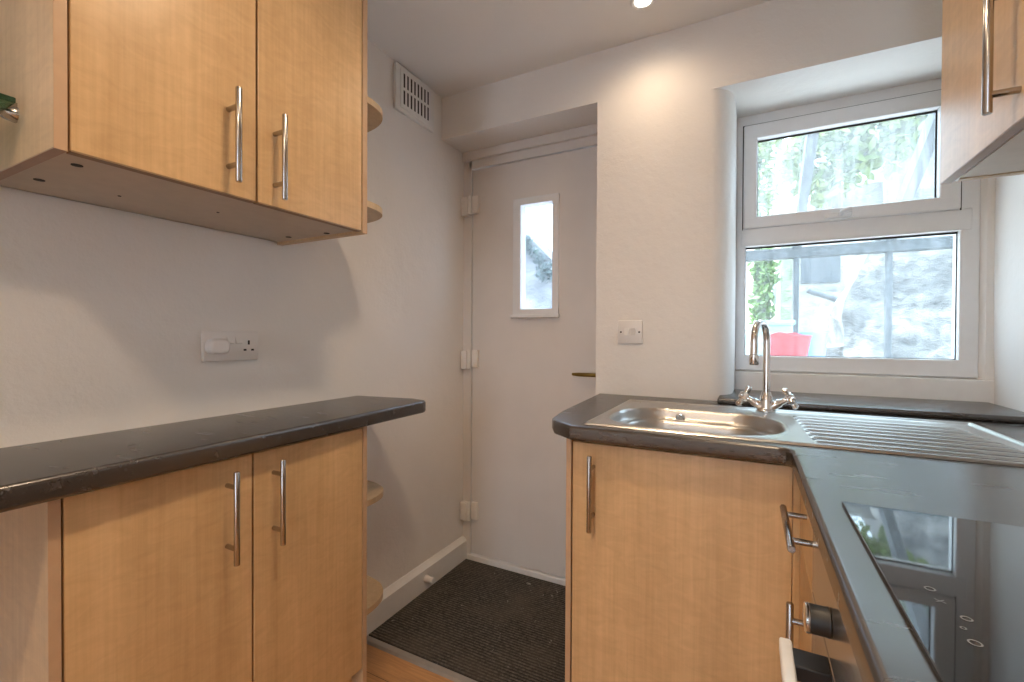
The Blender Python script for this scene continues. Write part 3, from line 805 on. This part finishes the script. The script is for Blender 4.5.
# red trug
tb = thing('rubber_trug', 'red rubber trug standing outside the window behind the tap', 'tub', (0.178, 2.90, 0.96))
bm = NB(); n = 36
prof = [(0.085, 0.0), (0.095, 0.06), (0.112, 0.165), (0.119, 0.185), (0.115, 0.187), (0.107, 0.165), (0.09, 0.05), (0.08, 0.006)]
rings = []
for j, (r, z) in enumerate(prof):
    ring_ = []
    for k in range(n):
        a = k*2*PI/n; lift = 0.018*max(0, math.cos(2*(a-1.25)))**4 if 2 <= j <= 5 else 0
        ring_.append(bm.verts.new((0.178+r*math.cos(a), 2.90+r*0.9*math.sin(a), 0.96+z+lift)))
    rings.append(ring_)
for a, b in zip(rings, rings[1:]):
    for k in range(n): bm.faces.new((a[k], a[(k+1) % n], b[(k+1) % n], b[k]))
bm.faces.new(rings[-1]); bm.faces.new(rings[0][::-1])
obj('tub_wall', bm, M['red'], tb, True)
bb = NB(); lathe(bb, (0.325, 3.17, 0.96), [(0.055, 0), (0.075, 0.20), (0.078, 0.205), (0.072, 0.206), (0.052, 0.01)], 'z', 24)
tag(obj('bucket', bb, M['blue'], None, True), 'blue bucket just right of the red trug outside', 'bucket')
bb = NB(); box(bb, 0.03, 0.22, 3.06, 3.22, 0.96, 1.215, 0.02, 3); box(bb, 0.02, 0.23, 3.05, 3.23, 1.205, 1.235, 0.008, 2)
tag(obj('storage_tub', bb, M['teal'], None, True), 'pale teal lidded storage tub behind the red trug outside', 'tub')
bb = NB(); box(bb, -0.20, -0.02, 2.98, 3.16, 0.96, 1.17, 0.015, 2); box(bb, -0.21, -0.01, 2.97, 3.17, 1.165, 1.185, 0.006, 2)
tag(obj('storage_box', bb, simple('pale_blue_plastic', (0.36, 0.45, 0.55), 0.5), None, True), 'pale blue lidded box left of the red trug outside', 'box')

def rough_prism(name, poly, y0, y1, m, cuts=22, amp=0.05, label=None, cat='wall'):
    bm = NB(); prism(bm, poly, y0, y1, 'y')
    bmesh.ops.triangulate(bm, faces=[f for f in bm.faces if len(f.verts) > 4])
    for _ in range(5):
        es = [e for e in bm.edges if e.calc_length() > 0.13]
        if not es: break
        bmesh.ops.subdivide_edges(bm, edges=es, cuts=1)
        bmesh.ops.triangulate(bm, faces=[f for f in bm.faces if len(f.verts) > 4])
    for v in bm.verts:
        p = v.co*3.1
        v.co += Vector((noise.noise(p), noise.noise(p+Vector((9,3,1))), noise.noise(p+Vector((2,7,5)))))*amp
    o = obj(name, bm, m); o['kind'] = 'structure'
    if label: o['label'] = label; o['category'] = cat
    return o
rough_prism('wall_stone', [(0.615, -0.1), (0.62, 1.10), (0.61, 1.285), (0.70, 1.55), (0.785, 1.78), (0.93, 2.15), (1.25, 2.35), (2.6, 2.6), (2.6, -0.1)], 4.2, 4.7, M['stone'],
            label='rough whitewashed rubble wall with a sloping edge outside the window')
rough_prism('wall_low', [(0.30, -0.1), (0.30, 1.075), (0.66, 1.09), (0.66, -0.1)], 4.25, 4.55, M['stone'], label='low rubble wall beside the sloping stone wall')
# buildings beyond
cb = thing('outbuilding', 'pale rendered outbuilding with a grey window beyond the lean-to', 'building', (0.7, 6.2, -0.05))
bm = NB(); box(bm, 0.41, 3.2, 6.0, 6.9, -0.05, 2.25); obj('building_wall', bm, M['outwall'], cb)
bm = NB(); box(bm, 0.50, 0.86, 5.985, 6.01, 1.74, 2.06); obj('window', bm, M['pane_dark'], cb)
bm = NB(); tube(bm, [(0.56, 5.93, 1.66), (0.98, 5.93, 1.48)], 0.032); obj('sloping_gutter', bm, M['pane_dark'], cb, True)
bm = NB(); box(bm, 0.83, 0.99, 5.96, 6.0, 1.235, 1.27); obj('vent_pipe', bm, M['pane_dark'], cb)
bm = NB(); box(bm, 0.30, 0.41, 5.92, 6.08, -0.05, 2.24); obj('corner_pillar', bm, mk_stone('mossy_stone', (0.10,0.13,0.08),(0.25,0.29,0.2),(0.5,0.5,0.42)), cb)
hs = thing('rendered_house', 'pinkish rendered house wall behind the ivy', 'building', (-0.3, 7.0, -0.05))
bm = NB(); box(bm, -1.4, 0.29, 6.2, 6.9, -0.05, 2.25); obj('house_wall', bm, M['pinkrender'], hs)
bm = NB(); box(bm, 0.235, 0.27, 6.185, 6.21, 1.55, 1.85); obj('meter_box', bm, M['slate'], hs)
fh = thing('stone_house', 'pale stone house with a gable seen through the upper pane', 'building', (2.2, 10, -0.05))
bm = NB(); box(bm, 1.0, 5.0, 9.6, 13.0, -0.05, 3.75); prism(bm, [(1.95, 3.2), (1.95, 4.2), (3.2, 4.9), (4.6, 4.2), (4.6, 3.2)], 9.4, 12.0, 'y'); obj('house_wall', bm, M['stone2'], fh)
bm = NB(); box(bm, 2.32, 2.44, 9.37, 9.41, 3.88, 4.0); obj('window', bm, M['slate'], fh)
wg = thing('white_gable', 'white gable end between the garden trees seen through the upper pane', 'building', (0.55, 9.0, -0.05))
bm = NB(); prism(bm, [(0.22, -0.05), (0.22, 3.9), (0.62, 4.25), (0.62, -0.05)], 8.6, 9.2, 'y'); obj('gable_wall', bm, M['render'], wg)

def leaves(bm, n, center, rad, size, shell=0.55):
    c = Vector(center)
    for _ in range(n):
        while True:
            p = Vector((random.uniform(-1,1), random.uniform(-1,1), random.uniform(-1,1)))
            if shell < p.length < 1: break
        p = Vector((p.x*rad[0], p.y*rad[1], p.z*rad[2]))*(1 + 0.25*noise.noise(p*3.0))
        s = size*random.uniform(0.6, 1.3)
        q = Vector((random.gauss(0,1), random.gauss(0,1)-0.6, random.gauss(0,0.7)+0.7)).normalized()
        a = q.orthogonal().normalized(); a = Matrix.Rotation(random.uniform(0, 6.28), 3, q) @ a; b = q.cross(a)
        o = c+p
        vs = [bm.verts.new(o + a*s*u + b*s*v_) for u, v_ in ((-1, 0), (-0.3, 0.42), (0.4, 0.35), (1, 0), (0.4, -0.35), (-0.3, -0.42))]
        bm.faces.new(vs)
def tree(name, label, x, y, blobs, trunk_h, size):
    t = thing(name, label, 'tree', (x, y, -0.05), 'garden trees beyond the lean-to')
    bm = NB(); tube(bm, [(x, y, -0.05), (x+0.03, y, trunk_h*0.5), (x-0.02, y, trunk_h)], [0.10, 0.08, 0.05], 10); obj('trunk', bm, M['bark'], t, True)
    bm = NB()
    for (c, r, n) in blobs: leaves(bm, n, c, r, size, 0.35)
    o = obj('foliage', bm, M['leaf'], t); o['kind'] = 'stuff'
tree('garden_tree', 'tall pale green tree filling the top of the upper pane', 1.1, 8.0,
     [((0.95, 8.0, 3.85), (0.55, 0.5, 0.75), 1500), ((1.6, 8.1, 4.2), (0.65, 0.5, 0.7), 1500), ((2.2, 8.2, 4.5), (0.6, 0.5, 0.6), 1000), ((1.2, 8.1, 4.6), (0.7, 0.5, 0.6), 900)], 3.9, 0.085)
tree('garden_tree', 'bushy green tree at the left edge of the upper pane', -0.05, 7.75,
     [((-0.06, 7.7, 3.25), (0.40, 0.4, 0.85), 1500), ((0.02, 7.7, 4.05), (0.38, 0.4, 0.4), 700), ((-0.33, 7.7, 2.8), (0.5, 0.4, 0.5), 700)], 3.0, 0.06)
iv = thing('ivy_column', 'green ivy climbing a pillar left of the lean-to post', 'ivy', (0.10, 5.0, -0.05))
bm = NB(); box(bm, 0.03, 0.17, 4.95, 5.15, -0.05, 2.0); obj('pillar', bm, M['stone2'], iv)
bm = NB(); leaves(bm, 420, (0.12, 4.93, 1.80), (0.13, 0.10, 0.26), 0.032, 0.1); leaves(bm, 420, (0.10, 4.93, 1.42), (0.11, 0.10, 0.32), 0.032, 0.1)
o = obj('foliage', bm, M['ivy'], iv); o['kind'] = 'stuff'
# seen through the door light: a pale wall topped by a sloping line of ivy
rough_prism('wall_garden', [(-3.2, -0.1), (-3.2, 3.5), (-1.80, 2.10), (-1.44, 1.74), (-1.15, 1.60), (-1.15, -0.1)], 3.5, 3.9, M['stone2'], amp=0.02,
            label='pale garden wall sloping down behind the door glass')
bm = NB()
for k in range(26):
    f = k/25; x = -2.0+0.75*f; z = 2.30-0.84*f
    leaves(bm, 26, (x, 3.46, z - 0.02), (0.045, 0.06, 0.05+0.03*random.random()), 0.022, 0.1)
leaves(bm, 160, (-1.50, 3.45, 1.67), (0.09, 0.06, 0.09), 0.024, 0.1)
tag(obj('ivy_trail', bm, mk_leaf('dark_ivy_leaf', (0.015, 0.03, 0.03), (0.09, 0.13, 0.12))), 'dark ivy trailing down the sloping wall top behind the door glass', 'ivy', None, 'stuff')
